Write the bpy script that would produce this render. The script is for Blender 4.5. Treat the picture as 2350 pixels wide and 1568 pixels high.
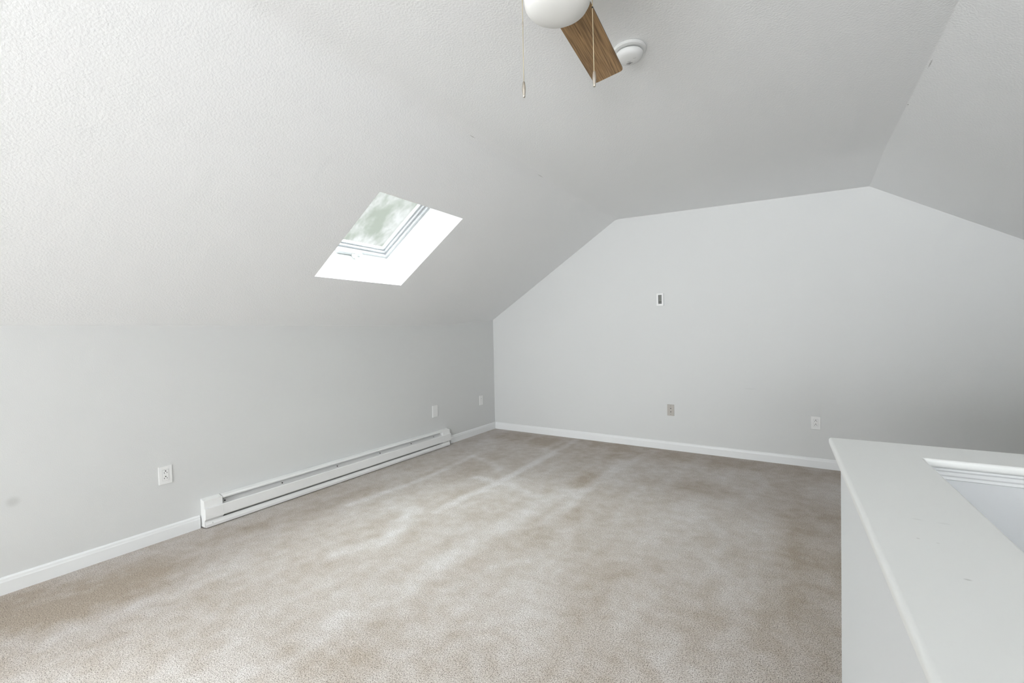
import bpy, bmesh, math, random
from mathutils import Vector, Matrix, noise
random.seed(7)
S = bpy.context.scene
COL = S.collection
for o in list(bpy.data.objects): bpy.data.objects.remove(o)

# ------------------------------------------------------------------ camera
cam = bpy.data.cameras.new('camera'); camo = bpy.data.objects.new('camera', cam); COL.objects.link(camo)
cam.sensor_fit = 'HORIZONTAL'; cam.sensor_width = 36.0; cam.lens = 1011.2145742 / 2350 * 36.0
cam.clip_start = 0.02; cam.clip_end = 200
cr = (0.8408578839, 0.5408833480, -0.0200804112)
cu = (0.0059259829, 0.0278975744, 0.9995932213)
cb = (0.5412235229, -0.8406348370, 0.0202526299)
CP = (3.3196293, -4.7067168, 1.25)
camo.matrix_world = Matrix(((cr[0], cu[0], cb[0], CP[0]), (cr[1], cu[1], cb[1], CP[1]), (cr[2], cu[2], cb[2], CP[2]), (0, 0, 0, 1)))
S.camera = camo

# ------------------------------------------------------------------ light and exposure
S.view_settings.view_transform = 'Standard'; S.view_settings.look = 'None'
S.view_settings.gamma = 1.0; S.view_settings.use_curve_mapping = False
S.view_settings.exposure = 0.53
L_SKY = 28.0          # overcast sky
L_REAR = 38.0        # added light at an unseen rear opening, left half
L_LEFT = 30.0        # daylight through the skylight in view
L_NEAR = 1.0        # added light at an unseen twin skylight beside the camera
L_SUN = 29.0         # bright hazy daylight falling through the skylight in view
L_REAR_RIGHT = 43.0       # added light at the unseen rear opening, right half
w = bpy.data.worlds.new('overcast_sky'); S.world = w; w.use_nodes = True
nt = w.node_tree; nt.nodes.clear()
tc = nt.nodes.new('ShaderNodeTexCoord'); sx = nt.nodes.new('ShaderNodeSeparateXYZ')
rp = nt.nodes.new('ShaderNodeValToRGB'); bg = nt.nodes.new('ShaderNodeBackground'); wo = nt.nodes.new('ShaderNodeOutputWorld')
nt.links.new(tc.outputs['Generated'], sx.inputs[0]); nt.links.new(sx.outputs['Z'], rp.inputs[0])
rp.color_ramp.elements[0].position = 0.42; rp.color_ramp.elements[0].color = (.038, .039, .0383, 1)
rp.color_ramp.elements[1].position = 0.72; rp.color_ramp.elements[1].color = (.88, .95, 1, 1)
nt.links.new(rp.outputs[0], bg.inputs[0]); bg.inputs[1].default_value = L_SKY
nt.links.new(bg.outputs[0], wo.inputs[0])

# room dimensions (metres); left wall x = 0, back wall y = 0, camera looks towards +y and left
H1, XC, HC, XR = 1.337, 1.675, 2.4527, 3.84
XW = XR + XC            # right wall
YB = -8.6               # wall behind the camera
SL = math.hypot(XC, HC - H1)
UD = Vector((XC, 0, HC - H1)).normalized()          # up the left slope
UN = Vector((-(HC - H1), 0, XC)).normalized()       # out through the left roof
URD = Vector((-XC, 0, HC - H1)).normalized()
URN = Vector((HC - H1, 0, XC)).normalized()
SKY = (-2.8537, -2.0524, 0.2977 * SL, 0.7088 * SL)  # y0, y1, s0, s1 of the skylight in view
SKYN = (-5.28, -4.48, 0.2977 * SL, 0.7088 * SL)     # unseen twin added beside the camera to let in more light

def area(name, loc, direction, sx_, sy_, energy, color, spread=180):
    if energy <= 0: return
    l = bpy.data.lights.new(name, 'AREA'); l.shape = 'RECTANGLE'; l.size = sx_; l.size_y = sy_
    l.energy = energy; l.color = color; l.spread = math.radians(spread)
    o = bpy.data.objects.new(name, l); COL.objects.link(o)
    o.location = loc; o.rotation_euler = Vector(direction).to_track_quat('-Z', 'Y').to_euler()
    return o
def sky_pt(b, depth, right=False):
    s = (b[2] + b[3]) / 2; y = (b[0] + b[1]) / 2
    if right: return Vector((XW, y, H1)) + URD * s + URN * depth
    return Vector((0, y, H1)) + UD * s + UN * depth
DAY = (0.90, 0.96, 1.0)
sl = bpy.data.lights.new('hazy_daylight', 'SUN'); sl.energy = L_SUN; sl.angle = math.radians(70); sl.color = (.88, .94, 1.0)
so_ = bpy.data.objects.new('hazy_daylight', sl); COL.objects.link(so_); so_.rotation_euler = Vector((.50, -.20, -.81)).to_track_quat('-Z', 'Y').to_euler()
area('added_light_skylight_near', sky_pt(SKYN, .03), (.50, .42, -.76), .55, .62, L_NEAR, (.88, .94, 1.0), 110)  # added lamp in the mouth of the unseen twin skylight
area('added_light_rear_right', (4.1, YB - .02, 1.0), (0, 1, .22), 1.4, 1.6, L_REAR_RIGHT, (.93, .965, 1.0), 110)  # added lamp behind the camera, right side of the unseen opening
area('added_light_rear_left', (1.9, YB - .02, 1.0), (0, 1, .22), 1.8, 1.6, L_REAR, (.93, .965, 1.0), 110)  # added lamp behind the camera, left side of the unseen opening

# ------------------------------------------------------------------ materials
def lin(c):
    return tuple(((v / 255) / 12.92 if v / 255 <= .04045 else ((v / 255 + .055) / 1.055) ** 2.4) for v in c)
def mat(name, rgb, rough=.5, metal=0.0, bump=None, spec=None):
    m = bpy.data.materials.new(name); m.use_nodes = True; n = m.node_tree; b = n.nodes['Principled BSDF']
    b.inputs['Base Color'].default_value = (*rgb, 1); b.inputs['Roughness'].default_value = rough
    b.inputs['Metallic'].default_value = metal
    if spec is not None: b.inputs['Specular IOR Level'].default_value = spec
    t = n.nodes.new('ShaderNodeTexCoord')
    sc, strength, dist, detail = bump or (60, .05, .0006, 2)
    no = n.nodes.new('ShaderNodeTexNoise'); no.inputs['Scale'].default_value = sc; no.inputs['Detail'].default_value = detail
    bp = n.nodes.new('ShaderNodeBump'); bp.inputs['Strength'].default_value = strength; bp.inputs['Distance'].default_value = dist
    n.links.new(t.outputs['Object'], no.inputs['Vector']); n.links.new(no.outputs[0], bp.inputs['Height'])
    n.links.new(bp.outputs[0], b.inputs['Normal'])
    return m
def spots(m, base, items):
    """small marks with a place and shape of their own: (centre, radii, colour, amount)"""
    n = m.node_tree; b = n.nodes['Principled BSDF']
    t = n.nodes.new('ShaderNodeTexCoord'); prev = None
    for c, r, col, amt in items:
        mp = n.nodes.new('ShaderNodeMapping'); mp.vector_type = 'POINT'
        mp.inputs['Scale'].default_value = tuple(1 / v for v in r)
        mp.inputs['Location'].default_value = tuple(-a / v for a, v in zip(c, r))
        n.links.new(t.outputs['Object'], mp.inputs[0])
        ln = n.nodes.new('ShaderNodeVectorMath'); ln.operation = 'LENGTH'; n.links.new(mp.outputs[0], ln.inputs[0])
        mr = n.nodes.new('ShaderNodeMapRange'); mr.interpolation_type = 'SMOOTHSTEP'
        mr.inputs['From Min'].default_value = 1.0; mr.inputs['From Max'].default_value = .2
        mr.inputs['To Min'].default_value = 0; mr.inputs['To Max'].default_value = amt
        n.links.new(ln.outputs['Value'], mr.inputs['Value'])
        mx = n.nodes.new('ShaderNodeMixRGB'); mx.inputs[2].default_value = (*col, 1)
        if prev: n.links.new(prev, mx.inputs[1])
        else: mx.inputs[1].default_value = (*base, 1)
        n.links.new(mr.outputs[0], mx.inputs[0]); prev = mx.outputs[0]
    n.links.new(prev, b.inputs['Base Color'])

WALLC = (.718, .724, .716)
M_wall = mat('wall_paint', WALLC, .55, bump=(210, .5, .0012, 3), spec=.3)
spots(M_wall, WALLC, [((0, -4.223, .448), (.03, .035, .035), (.40, .40, .38), .35),
                      ((2.955, 0, .672), (.065, .03, .0022), (.35, .35, .33), .35)])
M_ceil = mat('ceiling_texture_paint', (.88, .888, .89), .6, bump=(115, .5, .0032, 2.5), spec=.3)
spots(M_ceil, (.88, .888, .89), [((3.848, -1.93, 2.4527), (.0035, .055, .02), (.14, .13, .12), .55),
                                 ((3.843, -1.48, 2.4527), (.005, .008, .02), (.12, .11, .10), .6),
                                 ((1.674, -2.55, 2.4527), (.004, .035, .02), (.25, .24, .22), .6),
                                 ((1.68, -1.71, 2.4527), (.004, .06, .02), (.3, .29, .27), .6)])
M_trim = mat('white_trim_paint', (.86, .87, .87), .35, bump=(30, .08, .0006, 2))
M_cap = mat('ledge_paint', (.75, .76, .745), .42, bump=(9, .30, .003, 3))
spots(M_cap, (.75, .76, .745), [((0.0665, -0.5439, .96), (.009, .0035, .02), (.42, .42, .40), .25), ((0.0957, -0.5449, .96), (.010, .004, .02), (.45, .45, .43), .22),
                                ((0.0525, -0.6213, .96), (.0028, .0028, .02), (.30, .30, .28), .35), ((0.0714, -0.6264, .96), (.003, .0025, .02), (.35, .35, .33), .28),
                                ((0.0743, -0.7237, .96), (.005, .003, .02), (.35, .35, .33), .5)])
M_heat = mat('white_enamel', (.88, .88, .87), .32)
M_heatback = mat('heater_back_enamel', (.70, .70, .69), .5)
M_dark = mat('dark_slot', (.012, .012, .012), .6)
M_plate = mat('white_plastic', (.87, .87, .86), .3)
M_ivory = mat('taupe_plastic', (.50, .47, .43), .4)
M_screen = mat('grey_display', (.19, .195, .175), .25)
M_screen_dark = mat('dark_display_edge', (.02, .022, .018), .3)
M_nickel = mat('brushed_nickel', (.60, .55, .48), .28, 1.0)
M_chain = mat('brass_chain', (.62, .54, .38), .3, 1.0)
M_globe = mat('frosted_opal_glass', (.82, .82, .795), .5)
M_smoke = mat('detector_plastic', (.78, .785, .775), .4)
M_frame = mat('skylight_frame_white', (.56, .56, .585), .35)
M_shaft = mat('shaft_paint', (.86, .87, .87), .5)

def wood():
    m = bpy.data.materials.new('oak_veneer'); m.use_nodes = True; n = m.node_tree; b = n.nodes['Principled BSDF']
    t = n.nodes.new('ShaderNodeTexCoord'); mp = n.nodes.new('ShaderNodeMapping'); mp.inputs['Scale'].default_value = (120, 3.6, 20)
    no = n.nodes.new('ShaderNodeTexNoise'); no.inputs['Scale'].default_value = 1.6; no.inputs['Detail'].default_value = 6; no.inputs['Distortion'].default_value = .7
    mp2 = n.nodes.new('ShaderNodeMapping'); mp2.inputs['Scale'].default_value = (14, 2.2, 8)
    no2 = n.nodes.new('ShaderNodeTexNoise'); no2.inputs['Scale'].default_value = 1.0; no2.inputs['Detail'].default_value = 3; no2.inputs['Distortion'].default_value = 1.5
    cr_ = n.nodes.new('ShaderNodeValToRGB'); e = cr_.color_ramp.elements
    e[0].position = .30; e[0].color = (*lin((112, 83, 51)), 1); e[1].position = .66; e[1].color = (*lin((190, 155, 110)), 1)
    cr2 = n.nodes.new('ShaderNodeValToRGB'); e = cr2.color_ramp.elements
    e[0].position = .3; e[0].color = (.72, .70, .68, 1); e[1].position = .7; e[1].color = (1.08, 1.06, 1.02, 1)
    mx = n.nodes.new('ShaderNodeMixRGB'); mx.blend_type = 'MULTIPLY'; mx.inputs[0].default_value = 1
    for a, c_ in ((mp, no), (mp2, no2)):
        n.links.new(t.outputs['Object'], a.inputs[0]); n.links.new(a.outputs[0], c_.inputs['Vector'])
    n.links.new(no.outputs[0], cr_.inputs[0]); n.links.new(no2.outputs[0], cr2.inputs[0])
    n.links.new(cr_.outputs[0], mx.inputs[1]); n.links.new(cr2.outputs[0], mx.inputs[2])
    n.links.new(mx.outputs[0], b.inputs['Base Color']); b.inputs['Roughness'].default_value = .45
    return m
M_wood = wood()
M_woodedge = mat('blade_edge', lin((84, 66, 44)), .5)

def carpet():
    m = bpy.data.materials.new('speckled_carpet'); m.use_nodes = True; n = m.node_tree; b = n.nodes['Principled BSDF']
    N = n.nodes.new; K = n.links.new
    t = N('ShaderNodeTexCoord')
    at = N('ShaderNodeAttribute'); at.attribute_name = 'pile'
    f = N('ShaderNodeTexNoise'); f.inputs['Scale'].default_value = 255; f.inputs['Detail'].default_value = 2.5; f.inputs['Roughness'].default_value = .6
    f2 = N('ShaderNodeTexNoise'); f2.inputs['Scale'].default_value = 150; f2.inputs['Detail'].default_value = 2
    f3 = N('ShaderNodeTexNoise'); f3.inputs['Scale'].default_value = 14; f3.inputs['Detail'].default_value = 4
    for x in (f, f2, f3): K(t.outputs['Object'], x.inputs['Vector'])
    lay = N('ShaderNodeMath'); lay.operation = 'MULTIPLY_ADD'; lay.inputs[1].default_value = .55; K(f3.outputs[0], lay.inputs[0]); K(at.outputs['Fac'], lay.inputs[2])
    lm = N('ShaderNodeMapRange'); lm.inputs['From Min'].default_value = .45; lm.inputs['From Max'].default_value = 1.15; K(lay.outputs[0], lm.inputs['Value'])
    base = N('ShaderNodeMixRGB'); base.inputs[1].default_value = (*CARPET_DARK, 1); base.inputs[2].default_value = (*CARPET_LIGHT, 1); K(lm.outputs[0], base.inputs[0])
    fl = N('ShaderNodeValToRGB'); e = fl.color_ramp.elements
    e[0].position = .36; e[0].color = (.15, .12, .10, 1); e[1].position = .50; e[1].color = (1, 1, 1, 1)
    K(f.outputs[0], fl.inputs[0])
    mu = N('ShaderNodeMixRGB'); mu.blend_type = 'MULTIPLY'; mu.inputs[0].default_value = .92; K(base.outputs[0], mu.inputs[1]); K(fl.outputs[0], mu.inputs[2])
    f2r = N('ShaderNodeValToRGB'); e = f2r.color_ramp.elements
    e[0].position = .35; e[0].color = (.80, .78, .76, 1); e[1].position = .65; e[1].color = (1.12, 1.12, 1.12, 1)
    K(f2.outputs[0], f2r.inputs[0])
    mv = N('ShaderNodeMixRGB'); mv.blend_type = 'MULTIPLY'; mv.inputs[0].default_value = .9; K(mu.outputs[0], mv.inputs[1]); K(f2r.outputs[0], mv.inputs[2])
    K(mv.outputs[0], b.inputs['Base Color']); b.inputs['Roughness'].default_value = .95
    b.inputs['Specular IOR Level'].default_value = .1
    b.inputs['Sheen Weight'].default_value = .25; b.inputs['Sheen Roughness'].default_value = .5
    bp = N('ShaderNodeBump'); bp.inputs['Strength'].default_value = .5; bp.inputs['Distance'].default_value = .004
    K(f.outputs[0], bp.inputs['Height']); K(bp.outputs[0], b.inputs['Normal'])
    return m
CARPET_DARK = (.44, .365, .29); CARPET_LIGHT = (.765, .735, .725)
M_carpet = carpet()

def glass():
    """tinted acrylic pane: lets diffuse daylight through, mottled with grey-green patches"""
    m = bpy.data.materials.new('mottled_pane'); m.use_nodes = True; n = m.node_tree; n.nodes.clear(); N = n.nodes.new; K = n.links.new
    out = N('ShaderNodeOutputMaterial'); tr = N('ShaderNodeBsdfTranslucent'); tp = N('ShaderNodeBsdfTransparent'); gl = N('ShaderNodeBsdfGlossy')
    gl.inputs['Roughness'].default_value = .08
    t = N('ShaderNodeTexCoord'); mp = N('ShaderNodeMapping'); mp.inputs['Rotation'].default_value = (0, 0, .75); mp.inputs['Scale'].default_value = (3.0, 5.4, 3)
    no = N('ShaderNodeTexNoise'); no.inputs['Scale'].default_value = 1.3; no.inputs['Detail'].default_value = 7; no.inputs['Roughness'].default_value = .62; no.inputs['Distortion'].default_value = .12
    cr_ = N('ShaderNodeValToRGB'); e = cr_.color_ramp.elements
    e[0].position = .38; e[0].color = (.475, .493, .46, 1); e[1].position = .62; e[1].color = (.63, .63, .625, 1)
    K(t.outputs['Object'], mp.inputs[0]); K(mp.outputs[0], no.inputs['Vector']); K(no.outputs[0], cr_.inputs[0])
    K(cr_.outputs[0], tr.inputs[0]); K(cr_.outputs[0], tp.inputs[0])
    m1 = N('ShaderNodeMixShader'); m1.inputs[0].default_value = .985; K(tr.outputs[0], m1.inputs[1]); K(tp.outputs[0], m1.inputs[2])
    m2 = N('ShaderNodeMixShader'); m2.inputs[0].default_value = .008; K(m1.outputs[0], m2.inputs[1]); K(gl.outputs[0], m2.inputs[2])
    K(m2.outputs[0], out.inputs[0]); return m
M_pane = glass()

# ------------------------------------------------------------------ helpers
def obj(name, bm, m, parent=None, smooth=False, bevel=0, loc=None):
    bmesh.ops.recalc_face_normals(bm, faces=bm.faces)
    me = bpy.data.meshes.new(name); bm.to_mesh(me); bm.free()
    for mm in (m if isinstance(m, (list, tuple)) else [m]): me.materials.append(mm)
    if smooth: me.polygons.foreach_set('use_smooth', [True] * len(me.polygons))
    o = bpy.data.objects.new(name, me); COL.objects.link(o)
    if parent: o.parent = parent
    if bevel:
        b = o.modifiers.new('bevel', 'BEVEL'); b.width = bevel; b.segments = 3; b.limit_method = 'ANGLE'
        me.polygons.foreach_set('use_smooth', [True] * len(me.polygons))
        wn = o.modifiers.new('wn', 'WEIGHTED_NORMAL')
    return o
def struct(o): o['kind'] = 'structure'; return o
def thing(name, label, cat, loc=(0, 0, 0), rotz=0, group=None):
    o = bpy.data.objects.new(name, None); COL.objects.link(o); o.empty_display_size = .1
    o.location = loc; o.rotation_euler = (0, 0, rotz); o['label'] = label; o['category'] = cat
    if group: o['group'] = group
    return o
def tag(o, label, cat, group=None):
    o['label'] = label; o['category'] = cat
    if group: o['group'] = group
    return o
def box(bm, x0, x1, y0, y1, z0, z1, mi=0):
    v = [bm.verts.new((x, y, z)) for x in (x0, x1) for y in (y0, y1) for z in (z0, z1)]
    for f in ((0, 1, 3, 2), (4, 6, 7, 5), (0, 4, 5, 1), (2, 3, 7, 6), (0, 2, 6, 4), (1, 5, 7, 3)):
        bm.faces.new([v[i] for i in f]).material_index = mi
def prism(bm, pts, frame, a, b, mi=0):
    """extrude outline pts (u,v) from a to b; frame(u,v,w)->Vector"""
    A = [bm.verts.new(frame(u, v, a)) for u, v in pts]; B = [bm.verts.new(frame(u, v, b)) for u, v in pts]
    n = len(pts)
    for i in range(n): bm.faces.new([A[i], A[(i + 1) % n], B[(i + 1) % n], B[i]]).material_index = mi
    bm.faces.new(A).material_index = mi; bm.faces.new(B[::-1]).material_index = mi
def lathe(bm, prof, c=(0, 0, 0), seg=48, mi=0):
    rings = []
    for r, z in prof:
        if r < 1e-6: rings.append([bm.verts.new((c[0], c[1], c[2] + z))])
        else: rings.append([bm.verts.new((c[0] + r * math.cos(2 * math.pi * k / seg), c[1] + r * math.sin(2 * math.pi * k / seg), c[2] + z)) for k in range(seg)])
    for a, b in zip(rings, rings[1:]):
        for k in range(seg):
            k2 = (k + 1) % seg
            if len(a) == 1 and len(b) == 1: continue
            if len(a) == 1: f = [a[0], b[k], b[k2]]
            elif len(b) == 1: f = [a[k], a[k2], b[0]]
            else: f = [a[k], a[k2], b[k2], b[k]]
            bm.faces.new(f).material_index = mi
def ball(bm, c, r, seg=8):
    lathe(bm, [(0, -r)] + [(r * math.cos(t), r * math.sin(t)) for t in (-.9, -.35, .35, .9)] + [(0, r)], c, seg)

def smooth01(t): t = max(0, min(1, t)); return t * t * (3 - 2 * t)
def zl(y):                                   # top of the left knee wall, lifting a little towards the far corner
    return H1 + (.08 * ((y + 1.6) / 1.6) ** 1.5 if y > -1.6 else 0)
def dflat(x, y):                             # the flat ceiling sags slightly along the far wall
    g = smooth01((y + .9) / .9); t = (x - XC) / (XR - XC)
    return (.012 - .062 * max(0, min(1, t))) * g
def ceil_z(x, y):
    zr = HC + dflat(XR, y); zc_ = HC + dflat(XC, y)
    if x <= XC: return zl(y) + (zc_ - zl(y)) * x / XC
    if x <= XR: return HC + dflat(x, y)
    return zr + (H1 - zr) * (x - XR) / (XW - XR)

# ------------------------------------------------------------------ ceiling with skylight openings
def frange(a, b, n): return [a + (b - a) * i / n for i in range(n + 1)]
sx_ = UD.x
xs = set(frange(0, XC - .06, 12) + frange(XC - .045, XC + .045, 8) + frange(XC + .06, XR - .012, 12) + frange(XR - .006, XR + .006, 4) + frange(XR + .012, XW, 12))
xs |= {round(SKY[2] * sx_, 6), round(SKY[3] * sx_, 6), round(XW - SKY[2] * sx_, 6), round(XW - SKY[3] * sx_, 6)}
ys = set(frange(YB, -1.6, 30) + frange(-1.6, 0, 24) + [SKY[0], SKY[1], SKYN[0], SKYN[1]])
xs = sorted(xs); ys = sorted(ys)
xs = [x for i, x in enumerate(xs) if i == 0 or x - xs[i - 1] > 1e-5]
ys = [y for i, y in enumerate(ys) if i == 0 or y - ys[i - 1] > 1e-5]
def round_z(x, y):                           # taped joints are softly rounded
    r1, r2 = .035, .005
    for c, r in ((XC, r1), (XR, r2)):
        if abs(x - c) < r:
            za, zb = ceil_z(c - r, y), ceil_z(c + r, y); sa = (ceil_z(c, y) - za) / r; sb = (zb - ceil_z(c, y)) / r
            t = (x - c + r) / (2 * r); return za + sa * (x - c + r) + (sb - sa) * r * t * t
    return ceil_z(x, y)
bm = bmesh.new()
G = {}
for i, x in enumerate(xs):
    for j, y in enumerate(ys): G[i, j] = bm.verts.new((x, y, round_z(x, y)))
def inhole(x, y):
    for b, rt in ((SKY, 0), (SKYN, 0)):
        xa, xb = (XW - b[3] * sx_, XW - b[2] * sx_) if rt else (b[2] * sx_, b[3] * sx_)
        if xa - 1e-5 < x < xb + 1e-5 and b[0] < y < b[1]: return True
    return False
for i in range(len(xs) - 1):
    for j in range(len(ys) - 1):
        if inhole((xs[i] + xs[i + 1]) / 2, (ys[j] + ys[j + 1]) / 2): continue
        bm.faces.new([G[i, j], G[i, j + 1], G[i + 1, j + 1], G[i + 1, j]])
ceiling = struct(obj('ceiling', bm, M_ceil, smooth=True))
for p in ceiling.data.polygons: assert p.normal.z != 0
if ceiling.data.polygons[0].normal.z > 0: ceiling.data.flip_normals()
so = ceiling.modifiers.new('thickness', 'SOLIDIFY'); so.thickness = .02; so.offset = -1; so.use_rim = False

# ------------------------------------------------------------------ walls
bm = bmesh.new()                              # left knee wall
yy = sorted(set(frange(YB, -1.6, 6) + frange(-1.6, 0, 16)))
prism(bm, [(YB, -.05)] + [(y, zl(y) + .004) for y in yy] + [(0, -.05)], lambda u, v, w_: Vector((w_, u, v)), -.1, 0)
struct(obj('wall_left', bm, M_wall))
bm = bmesh.new()                              # far gable wall
xx = [x for x in xs if 0 <= x <= XW]
prism(bm, [(-.1, -.05), (-.1, zl(0))] + [(x, round_z(x, 0) + .004) for x in xx] + [(XW + .1, H1), (XW + .1, -.05)], lambda u, v, w_: Vector((u, w_, v)), 0, .1)
struct(obj('wall_back', bm, M_wall))
bm = bmesh.new(); box(bm, XW, XW + .1, YB, 0, -2.7, H1 + .004); struct(obj('wall_right', bm, M_wall))
bm = bmesh.new()                              # wall behind the camera; its window opening is added to light the room
WX0, WX1, WZ0, WZ1 = .95, 4.85, .12, 1.85
def rear(pts): prism(bm, pts, lambda u, v, w_: Vector((u, w_, v)), YB - .1, YB)
rear([(-.1, -.05), (-.1, H1), (0, H1), (WX0, 1.95), (WX0, -.05)])
rear([(WX1, -.05), (WX1, 1.76), (XW, H1), (XW + .1, H1), (XW + .1, -.05)])
rear([(WX0, -.05), (WX0, WZ0), (WX1, WZ0), (WX1, -.05)]); rear([(WX0, WZ1), (WX0, 1.96), (XC, HC), (XR, HC), (WX1, WZ1)])
struct(obj('wall_front', bm, M_wall))
bm = bmesh.new()
for a in ((WX0, WX0 + .05, WZ0, WZ1), (WX1 - .05, WX1, WZ0, WZ1), (WX0 + .05, WX1 - .05, WZ0, WZ0 + .05), (WX0 + .05, WX1 - .05, WZ1 - .05, WZ1), (WX0 + .05, WX1 - .05, 1.10, 1.15)):
    box(bm, a[0], a[1], YB - .08, YB - .03, a[2], a[3])
struct(obj('window_3_added', bm, M_frame))  # frame of the added rear opening, out of view

# half wall frame: an L around the stair opening, turned slightly against the room
HP = Vector((3.39055, -3.29539, 0)); TH = 0.0232156; ZC = .96036
CW, CD, OV = .15874, .13936, .0235
def K(u, v, z): return Vector((HP.x + u * math.cos(TH) - v * math.sin(TH), HP.y + u * math.sin(TH) + v * math.cos(TH), z))
UE = (XW - HP.x) / math.cos(TH) - .006; VE = -2.1

# ------------------------------------------------------------------ carpeted floor with stair opening
# brushed tracks and painted dim-light bands, as floor coordinates (x, y) start/end, half width, amount
TRACKS_AND_SHADE = [((1.184, -0.08), (1.221, -1.067), 0.0525, 0.24),
          ((1.221, -1.067), (1.231, -1.707), 0.0525, 0.24),
          ((1.231, -1.707), (1.184, -2.073), 0.0525, 0.24),
          ((1.184, -2.073), (1.184, -2.425), 0.0525, 0.24),
          ((1.806, -1.613), (1.742, -2.162), 0.105, 0.17),
          ((1.742, -2.162), (1.713, -2.579), 0.105, 0.17),
          ((1.713, -2.579), (1.683, -2.968), 0.105, 0.17),
          ((1.683, -2.968), (1.671, -3.189), 0.105, 0.17),
          ((1.671, -3.189), (1.615, -3.592), 0.12, 0.12),
          ((1.615, -3.592), (1.547, -3.883), 0.12, 0.03),
          ((0.543, -1.184), (0.583, -1.592), 0.042, 0.224),
          ((0.583, -1.592), (0.606, -1.906), 0.042, 0.224),
          ((0.606, -1.906), (0.583, -2.216), 0.042, 0.224),
          ((0.583, -2.216), (0.539, -2.66), 0.042, 0.224),
          ((0.543, -1.184), (0.843, -1.276), 0.045, 0.176),
          ((0.843, -1.276), (1.032, -1.417), 0.045, 0.176),
          ((1.016, -2.469), (1.204, -2.876), 0.075, 0.2),
          ((1.204, -2.876), (1.102, -3.159), 0.075, 0.2),
          ((2.073, -0.128), (1.939, -1.011), 0.0675, 0.176),
          ((1.939, -1.011), (1.916, -1.528), 0.0675, 0.176),
          ((1.916, -1.528), (1.93, -2.197), 0.0675, 0.176),
          ((1.231, -1.707), (0.99, -1.69), 0.06, 0.2),
          ((1.247, -1.698), (1.564, -1.772), 0.06, 0.16),
          ((1.564, -1.772), (1.78, -1.853), 0.06, 0.16),
          ((1.977, -0.65), (1.981, -0.846), 0.09, 0.17),
          ((1.11, -0.166), (1.053, -0.583), 0.045, 0.16),
          ((2.534, -0.311), (2.394, -1.3), 0.075, 0.096),
          ((2.394, -1.3), (2.274, -1.92), 0.075, 0.096),
          ((2.31, -1.239), (2.175, -2.055), 0.075, 0.08),
          ((2.175, -2.055), (2.064, -2.691), 0.075, 0.08),
          ((0.348, -0.281), (0.827, -0.271), 0.253, -0.2),  # band along the far wall: weaker light painted as darker carpet
          ((0.827, -0.271), (1.218, -0.392), 0.253, -0.2),
          ((1.268, -0.036), (2.102, -0.206), 0.253, -0.2),
          ((2.102, -0.206), (2.889, -0.193), 0.253, -0.2),
          ((2.889, -0.193), (3.538, -0.249), 0.253, -0.2),
          ((1.83, -1.22), (1.821, -1.399), 0.138, -0.24),
          ((1.852, -0.468), (1.959, -0.461), 0.138, -0.15),
          ((2.603, -1.016), (2.849, -1.041), 0.161, -0.15),
          ((1.812, -2.578), (1.814, -2.669), 0.092, -0.12),
          ((2.05, -2.471), (2.091, -2.384), 0.105, -0.12),
          ((2.48, -2.546), (2.524, -2.47), 0.09, -0.112),
          ((3.235, -0.482), (3.486, -1.295), 0.322, -0.13),  # right side: light falling off, painted into the carpet colour
          ((3.486, -1.295), (3.448, -2.344), 0.322, -0.13),
          ((3.448, -2.344), (3.418, -2.772), 0.322, -0.13),
          ((0.216, -4.282), (0.355, -4.121), 0.30, -0.26),  # near-left corner darkened in colour to stand for less light
          ((0.355, -4.121), (0.389, -3.883), 0.30, -0.26),
          ((0.285, -3.473), (0.34, -3.039), 0.115, -0.112),
          ((0.34, -3.039), (0.422, -2.365), 0.115, -0.112)]
def pile(x, y):
    v = .49
    v += .14 * noise.noise(Vector((x * 1.9 + 3, y * .8, 0))) + .12 * noise.noise(Vector((x * 6.5, y * 2.2 + 5, 2)))
    v += .11 * noise.noise(Vector((x * 5, y * 5, 8))) + .10 * noise.noise(Vector((x * 12, y * 7, 4)))
    hi = lo = 0
    for (ax, ay), (bx, by), w_, amt in TRACKS_AND_SHADE:
        dx, dy = bx - ax, by - ay; t = max(0, min(1, ((x - ax) * dx + (y - ay) * dy) / (dx * dx + dy * dy + 1e-9)))
        d = math.hypot(x - ax - t * dx, y - ay - t * dy) + .02 * noise.noise(Vector((x * 9, y * 9, 1)))
        k_ = amt * smooth01(1.25 - d / w_); hi = max(hi, k_); lo = min(lo, k_)
    return v + 1.25 * hi + 1.15 * lo
bm = bmesh.new(); NX, NY = 190, 230
fx = frange(0, XW, NX); fy = frange(YB, 0, NY); F = {}
lay = bm.verts.layers.float.new('pile')
def over_stair(x, y):
    r = Vector((x - HP.x, y - HP.y)); u = r.x * math.cos(TH) + r.y * math.sin(TH); v = -r.x * math.sin(TH) + r.y * math.cos(TH)
    return u > .09 and v < -.07 and v > VE + .02
for i in range(NX):
    for j in range(NY):
        if over_stair((fx[i] + fx[i + 1]) / 2, (fy[j] + fy[j + 1]) / 2): continue
        q = []
        for a, b in ((i, j), (i + 1, j), (i + 1, j + 1), (i, j + 1)):
            if (a, b) not in F:
                vv = bm.verts.new((fx[a], fy[b], 0)); vv[lay] = pile(fx[a], fy[b]); F[a, b] = vv
            q.append(F[a, b])
        bm.faces.new(q)
me = bpy.data.meshes.new('floor'); bm.to_mesh(me); bm.free(); me.materials.append(M_carpet)
fl_ = bpy.data.objects.new('floor', me); COL.objects.link(fl_); struct(fl_)
so = fl_.modifiers.new('thickness', 'SOLIDIFY'); so.thickness = .02; so.offset = -1; so.use_rim = False

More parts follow.
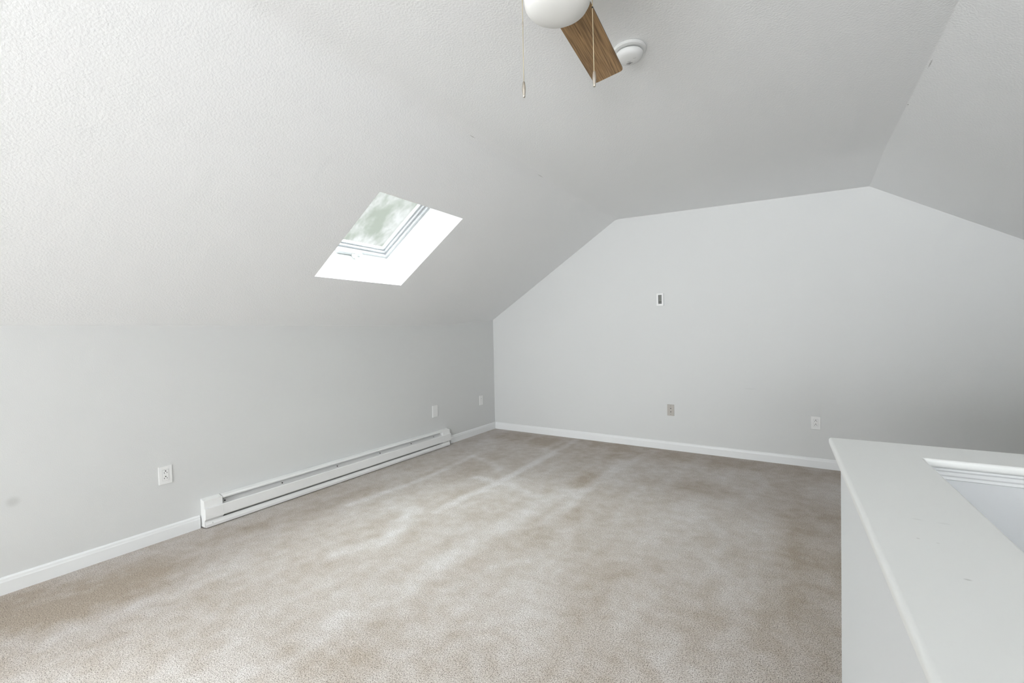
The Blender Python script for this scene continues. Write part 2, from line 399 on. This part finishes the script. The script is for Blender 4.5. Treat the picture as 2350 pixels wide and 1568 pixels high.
# baseboards
PROF = [(0, 0), (.013, 0), (.013, .062), (.0105, .068), (.009, .078), (.004, .085), (0, .086)]
bm = bmesh.new(); prism(bm, PROF, lambda u, v, w_: Vector((u, w_, v)), -3.408, YB); struct(obj('baseboard_left', bm, M_trim))
bm = bmesh.new(); prism(bm, PROF, lambda u, v, w_: Vector((u, w_, v)), -.0, -.90); struct(obj('baseboard_left', bm, M_trim))
bm = bmesh.new(); prism(bm, PROF, lambda u, v, w_: Vector((w_, -u, v)), .013, XW); struct(obj('baseboard_back', bm, M_trim))

# stair shaft below the floor
bm = bmesh.new()
I0 = CW - OV - .002; J0 = -(CD - OV) + .002
def slab(bm, u0, u1, v0, v1, z0, z1):
    v = [bm.verts.new(K(u, vv, z)) for u in (u0, u1) for vv in (v0, v1) for z in (z0, z1)]
    for f in ((0, 1, 3, 2), (4, 6, 7, 5), (0, 4, 5, 1), (2, 3, 7, 6), (0, 2, 6, 4), (1, 5, 7, 3)): bm.faces.new([v[i] for i in f])
slab(bm, OV, I0, VE, -OV, -2.6, -.021); slab(bm, I0, UE - .01, J0, -OV, -2.6, -.021)
slab(bm, I0, UE - .01, VE - .1, VE, -2.6, -.021)
struct(obj('wall_stairwell', bm, M_wall))
bm = bmesh.new(); slab(bm, OV, UE - .01, VE - .1, -OV, -2.7, -2.6); struct(obj('floor', bm, M_carpet))

# ------------------------------------------------------------------ half wall
hw = thing('half_wall', 'white painted half wall with a wide ledge around the stair opening', 'half wall', (HP.x, HP.y, 0), TH)
def local(bmf): return bmf
def Lpts(a, b, c, d):                          # outer offset a, inner left b, inner back c
    return [(a, -a), (a, VE), (b, VE), (b, -c), (UE, -c), (UE, -a)]
bm = bmesh.new(); prism(bm, Lpts(OV, CW - OV, CD - OV, 0), lambda u, v, w_: Vector((u, v, w_)), 0.0, ZC - .019)
obj('wall_body', bm, mat('half_wall_paint', (.675, .69, .70), .5, bump=(170, .15, .001, 3)), hw)
bm = bmesh.new(); prism(bm, Lpts(0, CW, CD, 0), lambda u, v, w_: Vector((u, v, w_)), ZC - .019, ZC)
obj('ledge', bm, M_cap, hw, bevel=.0065)
bm = bmesh.new(); prism(bm, [(OV, VE - .0005), (OV, VE - .113), (UE - .95, VE - .113), (UE - .95, VE - .0005)], lambda u, v, w_: Vector((u, v, w_)), 0, ZC - .019)  # unseen third leg, added to block low light from behind
obj('added_wall_return', bm, bpy.data.materials['half_wall_paint'], hw)
bm = bmesh.new(); prism(bm, [(0, VE - .0005), (0, VE - .136), (UE - .93, VE - .136), (UE - .93, VE - .0005)], lambda u, v, w_: Vector((u, v, w_)), ZC - .019, ZC)  # ledge on the added light-blocking leg
obj('added_ledge_return', bm, M_cap, hw, bevel=.0065)
bm = bmesh.new()                               # small stepped moulding under the ledge, stair side
mo = [(0, 0), (.014, 0), (.014, -.005), (.010, -.009), (.0085, -.016), (.005, -.020), (.004, -.026), (0, -.028)]
o_in = CW - OV
rows = []
for d_, z_ in mo:
    rows.append([bm.verts.new((o_in + d_, VE, ZC - .019 + z_)), bm.verts.new((o_in + d_, -(CD - OV) - d_, ZC - .019 + z_)), bm.verts.new((UE, -(CD - OV) - d_, ZC - .019 + z_))])
for a, b in zip(rows, rows[1:] + rows[:1]):
    for k in range(2): bm.faces.new([a[k], a[k + 1], b[k + 1], b[k]])
bm.faces.new([r_[0] for r_ in rows]); bm.faces.new([r_[2] for r_ in rows][::-1])
obj('ledge_moulding', bm, M_trim, hw)

# ------------------------------------------------------------------ skylights
def skylight(name, b, right=False, detail=True):
    D = URD if right else UD; Nn = URN if right else UN; O = Vector((XW, 0, H1)) if right else Vector((0, 0, H1))
    P = lambda y, s, d: O + D * s + Nn * d + Vector((0, y, 0))
    root = bpy.data.objects.new(name, None); COL.objects.link(root); root['kind'] = 'structure'
    y0, y1, s0, s1 = b
    def ring(bm, a, b_, d0, d1):               # hollow rectangle: outer inset a, inner inset b_, between depths
        oo = [(y0 + a, s0 + a), (y1 - a, s0 + a), (y1 - a, s1 - a), (y0 + a, s1 - a)]
        ii = [(y0 + b_, s0 + b_), (y1 - b_, s0 + b_), (y1 - b_, s1 - b_), (y0 + b_, s1 - b_)]
        V = [[bm.verts.new(P(y, s, d)) for y, s in q] for q, d in ((oo, d0), (ii, d0), (ii, d1), (oo, d1))]
        for k in range(4):
            k2 = (k + 1) % 4
            for m_ in range(4): bm.faces.new([V[m_][k], V[m_][k2], V[(m_ + 1) % 4][k2], V[(m_ + 1) % 4][k]])
    bm = bmesh.new(); ring(bm, -.03, .0, .0012, .30); obj('shaft', bm, M_shaft, root)
    bm = bmesh.new(); ring(bm, -.03, .022, .301, .37); obj('frame', bm, M_frame, root, bevel=.003)
    bm = bmesh.new(); ring(bm, .0235, .040, .325, .372); obj('sash', bm, M_frame, root, bevel=.003)
    bm = bmesh.new(); ring(bm, .041, .055, .345, .374); obj('glazing_bead', bm, M_frame, root, bevel=.003)
    bm = bmesh.new()
    q = .050
    c = [P(y0 + q, s0 + q, .362), P(y1 - q, s0 + q, .362), P(y1 - q, s1 - q, .362), P(y0 + q, s1 - q, .362)]
    c2 = [v + Nn * .006 for v in c]
    A = [bm.verts.new(v) for v in c]; B = [bm.verts.new(v) for v in c2]
    bm.faces.new(A); bm.faces.new(B[::-1])
    for k in range(4): bm.faces.new([A[k], A[(k + 1) % 4], B[(k + 1) % 4], B[k]])
    obj('pane', bm, M_pane, root)
    if detail:
        ym = -2.40                             # crank operator on the lower frame member
        bm = bmesh.new()
        def pb(ya, yb, sa, sb, da, db):
            v = [bm.verts.new(P(y, s, d)) for y in (ya, yb) for s in (sa, sb) for d in (da, db)]
            for f in ((0, 1, 3, 2), (4, 6, 7, 5), (0, 4, 5, 1), (2, 3, 7, 6), (0, 2, 6, 4), (1, 5, 7, 3)): bm.faces.new([v[i] for i in f])
        pb(-2.57, -2.34, s0 + .002, s0 + .030, .262, .300)
        hb = obj('crank_housing', bm, M_frame, root, bevel=.006)
        bm = bmesh.new(); pb(-2.44, -2.40, s0 + .008, s0 + .024, .235, .262); pb(-2.44, -2.32, s0 + .010, s0 + .022, .225, .236)
        obj('crank_handle', bm, M_plate, hb, bevel=.003)
        bm = bmesh.new(); pb(-2.327, -2.313, s0 + .009, s0 + .023, .236, .252)
        obj('crank_knob', bm, M_heatback, hb, bevel=.003)
    return root
skylight('window_1', SKY)
skylight('window_2_added', SKYN, detail=False)  # added skylight, unseen, brings extra daylight into the room

# ------------------------------------------------------------------ baseboard heater
HY0, HY1 = -3.400, -.955
ht = thing('baseboard_heater', 'long low white electric baseboard heater on the left wall', 'heater', (0, (HY0 + HY1) / 2, 0))
def hp(bm, pts, a, b): prism(bm, pts, lambda u, v, w_: Vector((u, w_ - (HY0 + HY1) / 2, v)), a, b)
E0, E1 = HY0 + .112, HY1 - .115
bm = bmesh.new(); hp(bm, [(0, .012), (.006, .012), (.006, .186), (.0, .190)], HY0 + .002, HY1 - .002)
obj('back_plate', bm, M_heatback, ht)
bm = bmesh.new(); hp(bm, [(.0062, .190), (.0062, .1865), (.046, .1755), (.046, .170), (.050, .170), (.050, .179), (.044, .184)], E0 + .004, E1 - .002)
obj('top_hood', bm, M_heat, ht, bevel=.0012)
bm = bmesh.new(); hp(bm, [(.052, .130), (.060, .136), (.066, .132), (.066, .066), (.062, .060), (.056, .062), (.061, .068), (.061, .129)], E0 - .001, E1 + .001)
obj('front_panel', bm, M_heat, ht, bevel=.001)
bm = bmesh.new(); hp(bm, [(.0062, .013), (.060, .006), (.062, .024), (.052, .046), (.049, .046), (.058, .023), (.056, .011), (.0062, .018)], HY0 + .004, HY1 - .012)
lp = obj('bottom_panel', bm, M_heat, ht, bevel=.0008)
bm = bmesh.new(); hp(bm, [(.008, .095), (.050, .095), (.050, .098), (.008, .098)], E0, E1)
obj('heating_fins', bm, M_heatback, ht)
bm = bmesh.new(); hp(bm, [(.0065, .1515), (.0075, .1530), (.046, .1165), (.045, .115)], E0, E1)
dfl = obj('deflector', bm, M_heat, ht)
for y in (-3.262, -2.86, -2.38, -1.92, -1.52, -1.19):   # screw holes along the deflector
    bm = bmesh.new(); du = Vector((.0385, 0, -.0365)).normalized(); dn = Vector((.0365, 0, .0385)).normalized()
    c0 = Vector((.022, y - (HY0 + HY1) / 2, .1530 - (.022 - .0075) * .948)) + dn * .0008
    v = [bm.verts.new(c0 + Vector((0, .0055 * math.cos(t * math.pi / 6), 0)) + du * .0055 * math.sin(t * math.pi / 6)) for t in range(12)]
    v2 = [bm.verts.new(q.co - dn * .0004) for q in v]
    bm.faces.new(v); bm.faces.new(v2[::-1])
    for a_ in range(12): bm.faces.new([v[a_], v[(a_ + 1) % 12], v2[(a_ + 1) % 12], v2[a_]])
    obj('screw_hole', bm, M_dark, dfl)
for a, b, side in ((HY0, E0, 0), (E1, HY1, 1)):
    bm = bmesh.new()
    top = [(.0, .1905), (.050, .181), (.052, .134)]
    hp(bm, [(0, .008)] + top + [(.0665, .133), (.0665, .062), (.0615, .058), (.048, .047), (.046, .008)], a, b)
    cap = obj('end_cap', bm, M_heat, ht, bevel=.0018)
    if side == 0:
        bm = bmesh.new()
        for q in ((.0605, .029),):
            yq = a + .045 - (HY0 + HY1) / 2
            v = [bm.verts.new((q[0] + .0012, yq + .004 * math.cos(t * math.pi / 6), q[1] + .004 * math.sin(t * math.pi / 6))) for t in range(12)]
            v2 = [bm.verts.new(k.co - Vector((.006, 0, 0))) for k in v]
            bm.faces.new(v); bm.faces.new(v2[::-1])
            for a_ in range(12): bm.faces.new([v[a_], v[(a_ + 1) % 12], v2[(a_ + 1) % 12], v2[a_]])
        obj('screw', bm, M_heatback, cap)
bm = bmesh.new()                               # tiny rating lettering at the far end of the bottom panel: short grey dashes
random.seed(3)
y = -1.30
while y < -1.10:
    l = random.choice((.004, .007, .010)); h = random.choice((.005, .008))
    z0 = .030; x0 = .0598
    v = [bm.verts.new((x0 + (.0 if dz == 0 else -.0045 * h / .010), y + dy - (HY0 + HY1) / 2, z0 + dz)) for dy, dz in ((0, 0), (l, 0), (l, h), (0, h))]
    v2 = [bm.verts.new(q.co - Vector((.0012, 0, 0))) for q in v]
    bm.faces.new(v); bm.faces.new(v2[::-1])
    for a_ in range(4): bm.faces.new([v[a_], v[(a_ + 1) % 4], v2[(a_ + 1) % 4], v2[a_]])
    y += l + random.choice((.002, .004))
obj('rating_marks', bm, M_heatback, lp)

# ------------------------------------------------------------------ wall plates
def plate_frame(wall):                         # returns matrix function: local (a right, b out, z up)
    return (lambda a, b, z: Vector((b, a, z))) if wall == 'left' else (lambda a, b, z: Vector((a, -b, z)))
def pbox(bm, fr, a0, a1, b0, b1, z0, z1):
    v = [bm.verts.new(fr(a, b, z)) for a in (a0, a1) for b in (b0, b1) for z in (z0, z1)]
    for f in ((0, 1, 3, 2), (4, 6, 7, 5), (0, 4, 5, 1), (2, 3, 7, 6), (0, 2, 6, 4), (1, 5, 7, 3)): bm.faces.new([v[i] for i in f])
def pdisc(bm, fr, a, z, r, b0, b1, half=False):
    n = 14; pts = [(a + r * math.cos(2 * math.pi * t / n), z + r * math.sin(2 * math.pi * t / n)) for t in range(n)]
    A = [bm.verts.new(fr(p, b1, q)) for p, q in pts]; B = [bm.verts.new(fr(p, b0, q)) for p, q in pts]
    bm.faces.new(A); bm.faces.new(B[::-1])
    for k in range(n): bm.faces.new([A[k], A[(k + 1) % n], B[(k + 1) % n], B[k]])
def plate(root, fr, w_, h_, m, t=.0065):
    bm = bmesh.new(); pbox(bm, fr, -w_ / 2, w_ / 2, 0, t, -h_ / 2, h_ / 2); return obj('cover_plate', bm, m, root, bevel=.0022)
def duplex(root, fr):
    bm = bmesh.new(); pbox(bm, fr, -.0175, .0175, .0066, .0072, -.0345, .0345); obj('insert_gap', bm, mat('gap_grey', (.52, .52, .51), .5), root)
    bm = bmesh.new(); pbox(bm, fr, -.0165, .0165, .0073, .0085, -.0335, .0335); body = obj('receptacle', bm, M_plate, root, bevel=.0006)
    bm = bmesh.new()
    for zc_ in (-.017, .017):
        pdisc(bm, fr, 0, zc_ + .0085, .0034, .0086, .0089)
        pbox(bm, fr, -.0085, -.0058, .0086, .0089, zc_ - .006, zc_ + .002); pbox(bm, fr, .0058, .0085, .0086, .0089, zc_ - .0055, zc_ + .0015)
    obj('slots', bm, M_dark, body)
def wall_outlet(loc, wall, label):
    r_ = thing('wall_outlet', label, 'outlet', loc, 0, None); fr = plate_frame(wall)
    plate(r_, fr, .071, .112, M_plate); duplex(r_, fr); return r_
wall_outlet((0, -3.587, .404), 'left', 'white rectangular wall outlet just left of the baseboard heater')
wall_outlet((3.465, 0, .3975), 'back', 'white rectangular wall outlet on the far wall above the ledge corner')
r_ = thing('blank_wall_plate', 'larger plain white blank plate on the left wall above the heater end', 'wall plate', (0, -1.137, .408))
fr = plate_frame('left'); plate(r_, fr, .083, .129, M_plate, .008)
r_ = thing('phone_jack_plate', 'narrow white wall plate on the left wall close to the room corner', 'wall plate', (0, -.299, .411))
plate(r_, fr, .070, .118, M_plate, .009)
bm = bmesh.new(); pbox(bm, fr, -.006, .006, .0091, .0096, .018, .022); obj('jack_slot', bm, mat('slot_grey', (.3, .3, .29), .5), r_)
fr = plate_frame('back')
r_ = thing('coax_wall_plate', 'taupe wall plate with two small jacks on the far wall', 'wall plate', (2.228, 0, .4145))
plate(r_, fr, .070, .117, M_ivory, .006)
for zc_ in (.018, -.018):
    bm = bmesh.new(); pdisc(bm, fr, 0, zc_, .0085, .0061, .0068); jk = obj('jack', bm, M_ivory, r_)
    bm = bmesh.new(); pdisc(bm, fr, .001, zc_ - (.0 if zc_ < 0 else -.001), .0048, .0069, .0072); obj('jack_hole', bm, M_dark, jk)
for zc_ in (.043, -.043):
    bm = bmesh.new(); pdisc(bm, fr, 0, zc_, .0032, .0061, .0072); obj('screw', bm, mat('screw_grey', (.22, .21, .19), .5), r_)
r_ = thing('thermostat', 'small white wall thermostat with a dark grey upright display', 'thermostat', (2.138, 0, 1.562))
bm = bmesh.new()
W2, Hh, wi, zt, zb_ = .0345, .0645, .0175, .047, -.044
for a in ((-W2, -wi, -Hh, Hh), (wi, W2, -Hh, Hh), (-wi, wi, zt, Hh), (-wi, wi, -Hh, zb_)): pbox(bm, fr, a[0], a[1], 0, .020, a[2], a[3])
obj('case', bm, M_plate, r_)
bm = bmesh.new(); pbox(bm, fr, -wi, wi, .002, .010, zb_, zt); obj('display_recess', bm, M_screen_dark, r_)
bm = bmesh.new(); pbox(bm, fr, -wi + .004, wi - .0005, .0101, .0125, -.022, zt - .005); obj('display', bm, M_screen, r_)
bm = bmesh.new(); pbox(bm, fr, -wi + .003, wi - .003, .0101, .013, -.036, -.032); obj('slider', bm, mat('slider_grey', (.42, .42, .39), .4), r_)

# ------------------------------------------------------------------ smoke detector on the flat ceiling
sd = thing('smoke_detector', 'round white smoke detector on the flat ceiling beside the fan blade', 'smoke detector', (2.728, -2.815, HC), math.radians(0))
bm = bmesh.new(); lathe(bm, [(0, -.0005), (.068, -.0005), (.0705, -.004), (.0705, -.009), (.067, -.013), (.056, -.015), (0, -.015)], seg=64); obj('mounting_ring', bm, M_smoke, sd, smooth=False, bevel=0)
bm = bmesh.new(); lathe(bm, [(0, -.0152), (.048, -.0152), (.048, -.021), (0, -.021)], seg=48); obj('vent_gap', bm, mat('vent_grey', (.13, .13, .12), .6), sd)
bm = bmesh.new(); lathe(bm, [(0, -.0212), (.0555, -.0212), (.057, -.024), (.056, -.031), (.050, -.040), (.040, -.045), (.018, -.047), (0, -.0475)], seg=64); dm = obj('dome', bm, M_smoke, sd, smooth=True)
cdir = Vector((CP[0] - 2.728, CP[1] + 2.815, 0)).normalized(); cside = Vector((-cdir.y, cdir.x, 0))
bm = bmesh.new()
def dz(r): return -.0475 + .003 * (r / .04) ** 2.2 if r < .04 else -.0445
def sbar(ua, ub, va, vb):
    v = []
    for (u, vv) in ((ua, va), (ub, va), (ub, vb), (ua, vb)):
        p = cside * u - cdir * vv; v.append((p, math.hypot(u, vv)))
    A = [bm.verts.new((p.x, p.y, dz(r) - .0012)) for p, r in v]; B = [bm.verts.new((p.x, p.y, dz(r) + .002)) for p, r in v]
    bm.faces.new(A); bm.faces.new(B[::-1])
    for k in range(4): bm.faces.new([A[k], A[(k + 1) % 4], B[(k + 1) % 4], B[k]])
for k, hgt in ((-2, .004), (-1, .011), (0, .015), (1, .011), (2, .004)): sbar(k * .0052 - .0012, k * .0052 + .0012, .023 - hgt / 2 - abs(k) * .0006 - k * .0012, .023 + hgt / 2 - abs(k) * .0006 - k * .0012)
obj('sounder_slots', bm, M_dark, dm)
bm = bmesh.new(); sbar(-.008, .006, .006, .0072); sbar(.016, .028, -.010, -.0088); obj('test_button_edge', bm, mat('mark_grey', (.45, .45, .44), .5), dm)

# ------------------------------------------------------------------ ceiling fan
FC = Vector((2.757, -3.56, 0)); ZB = 2.24
fan = thing('ceiling_fan', 'ceiling fan with oak blades, opal glass globe and two pull chains', 'ceiling fan', (FC.x, FC.y, HC))
def fz(z): return z - HC
bm = bmesh.new(); lathe(bm, [(0, fz(HC - .0005)), (.088, fz(HC - .0005)), (.09, fz(2.44)), (.085, fz(2.40)), (.105, fz(2.385)), (.118, fz(2.36)), (.118, fz(2.30)), (.10, fz(2.275)), (.07, fz(2.262)), (0, fz(2.262))], seg=64)
obj('motor_housing', bm, M_nickel, fan, smooth=True)
bm = bmesh.new(); lathe(bm, [(0, fz(2.2615)), (.055, fz(2.2615)), (.058, fz(2.25)), (.058, fz(2.225)), (.074, fz(2.219)), (.076, fz(2.207)), (0, fz(2.207))], seg=64)
obj('light_fitter', bm, M_nickel, fan, smooth=True)
gp = [(0, 2.2068), (.074, 2.2068), (.088, 2.2050), (.0940, 2.201), (.0950, 2.193), (.0925, 2.180), (.086, 2.169), (.074, 2.1605), (.055, 2.1545), (.03, 2.151), (0, 2.150)]
bm = bmesh.new(); lathe(bm, [(r, fz(z)) for r, z in gp], seg=72); obj('glass_globe', bm, M_globe, fan, smooth=True)
BA = math.radians(4.7)
for kb in range(3):
    th = math.radians(90) + BA + kb * 2 * math.pi / 3
    R_ = Matrix.Rotation(th - math.pi / 2, 4, 'Z') @ Matrix.Translation((0, 0, fz(ZB))) @ Matrix.Rotation(math.radians(-10), 4, 'Y')
    # outline along +Y
    wi_, wo_, r0, r1 = .0565, .0580, .095, .530
    pts = [(-wi_, r0 + .02), (-wi_ + .02, r0), (wi_ - .02, r0), (wi_, r0 + .02)]
    for cx_, sgn in ((wo_, 1), (-wo_, -1)):
        arc = [(cx_ - sgn * .014 + sgn * .014 * math.cos(t), r1 - .014 + .014 * math.sin(t)) for t in [i * math.pi / 12 for i in range(7)]]
        pts += arc if sgn == 1 else arc[::-1]
    bm = bmesh.new()
    A = [bm.verts.new((x, y_, -.003)) for x, y_ in pts]; B = [bm.verts.new((x, y_, .003)) for x, y_ in pts]
    bm.faces.new(A[::-1]); bm.faces.new(B)
    for k in range(len(pts)): bm.faces.new([A[k], A[(k + 1) % len(pts)], B[(k + 1) % len(pts)], B[k]]).material_index = 1
    bl = obj('blade', bm, [M_wood, M_woodedge], fan); bl.matrix_local = R_
    bm = bmesh.new(); prism(bm, [(-.018, .055), (.018, .055), (.02, .10), (.036, .12), (.03, .155), (0, .165), (-.03, .155), (-.036, .12), (-.02, .10)], lambda u, v, w_: Vector((u, v, w_)), .0032, .008)
    obj('blade_iron', bm, M_nickel, bl, bevel=.0015)
for (cx_, cy_, ztop, zend, zconn, ex, ey) in ((2.676, -3.617, 2.225, 1.960, 2.122, -.0005, .0), (2.840, -3.507, 2.225, 1.987, 2.167, .003, .0)):
    bm = bmesh.new(); off = Vector((cx_ - FC.x, cy_ - FC.y)); z = ztop; n = 0
    nb = int((ztop - zend) / .0027)
    for k in range(nb + 1):
        t = k / nb; z = ztop + (zend - ztop) * t
        ball(bm, (off.x + ex * t, off.y + ey * t, fz(z)), .00128, 8)
    # thin core
    lathe(bm, [(0, fz(zend)), (.0006, fz(zend)), (.0006, fz(ztop)), (0, fz(ztop))], (off.x + ex / 2, off.y, 0), 6)
    ch = obj('pull_chain', bm, M_chain, fan, smooth=True)
    bm = bmesh.new(); q_ = .0065 if off.x < 0 else .0022; lathe(bm, [(0, q_), (.0016, q_), (.0021, q_ * .6), (.0021, -q_ * .6), (.0016, -q_), (0, -q_)], (off.x + ex * (ztop - zconn) / (ztop - zend), off.y, fz(zconn)), 12); obj('chain_connector', bm, M_nickel if off.x < 0 else M_dark, ch, smooth=True)
    bm = bmesh.new(); lathe(bm, [(0, .001), (.0022, .001), (.0034, -.002), (.0046, -.012), (.0050, -.020), (.0046, -.028), (.0036, -.038), (.0037, -.041), (.0028, -.043), (0, -.043)], (off.x + ex, off.y, fz(zend)), 20)
    obj('chain_pendant', bm, M_nickel, ch, smooth=True)
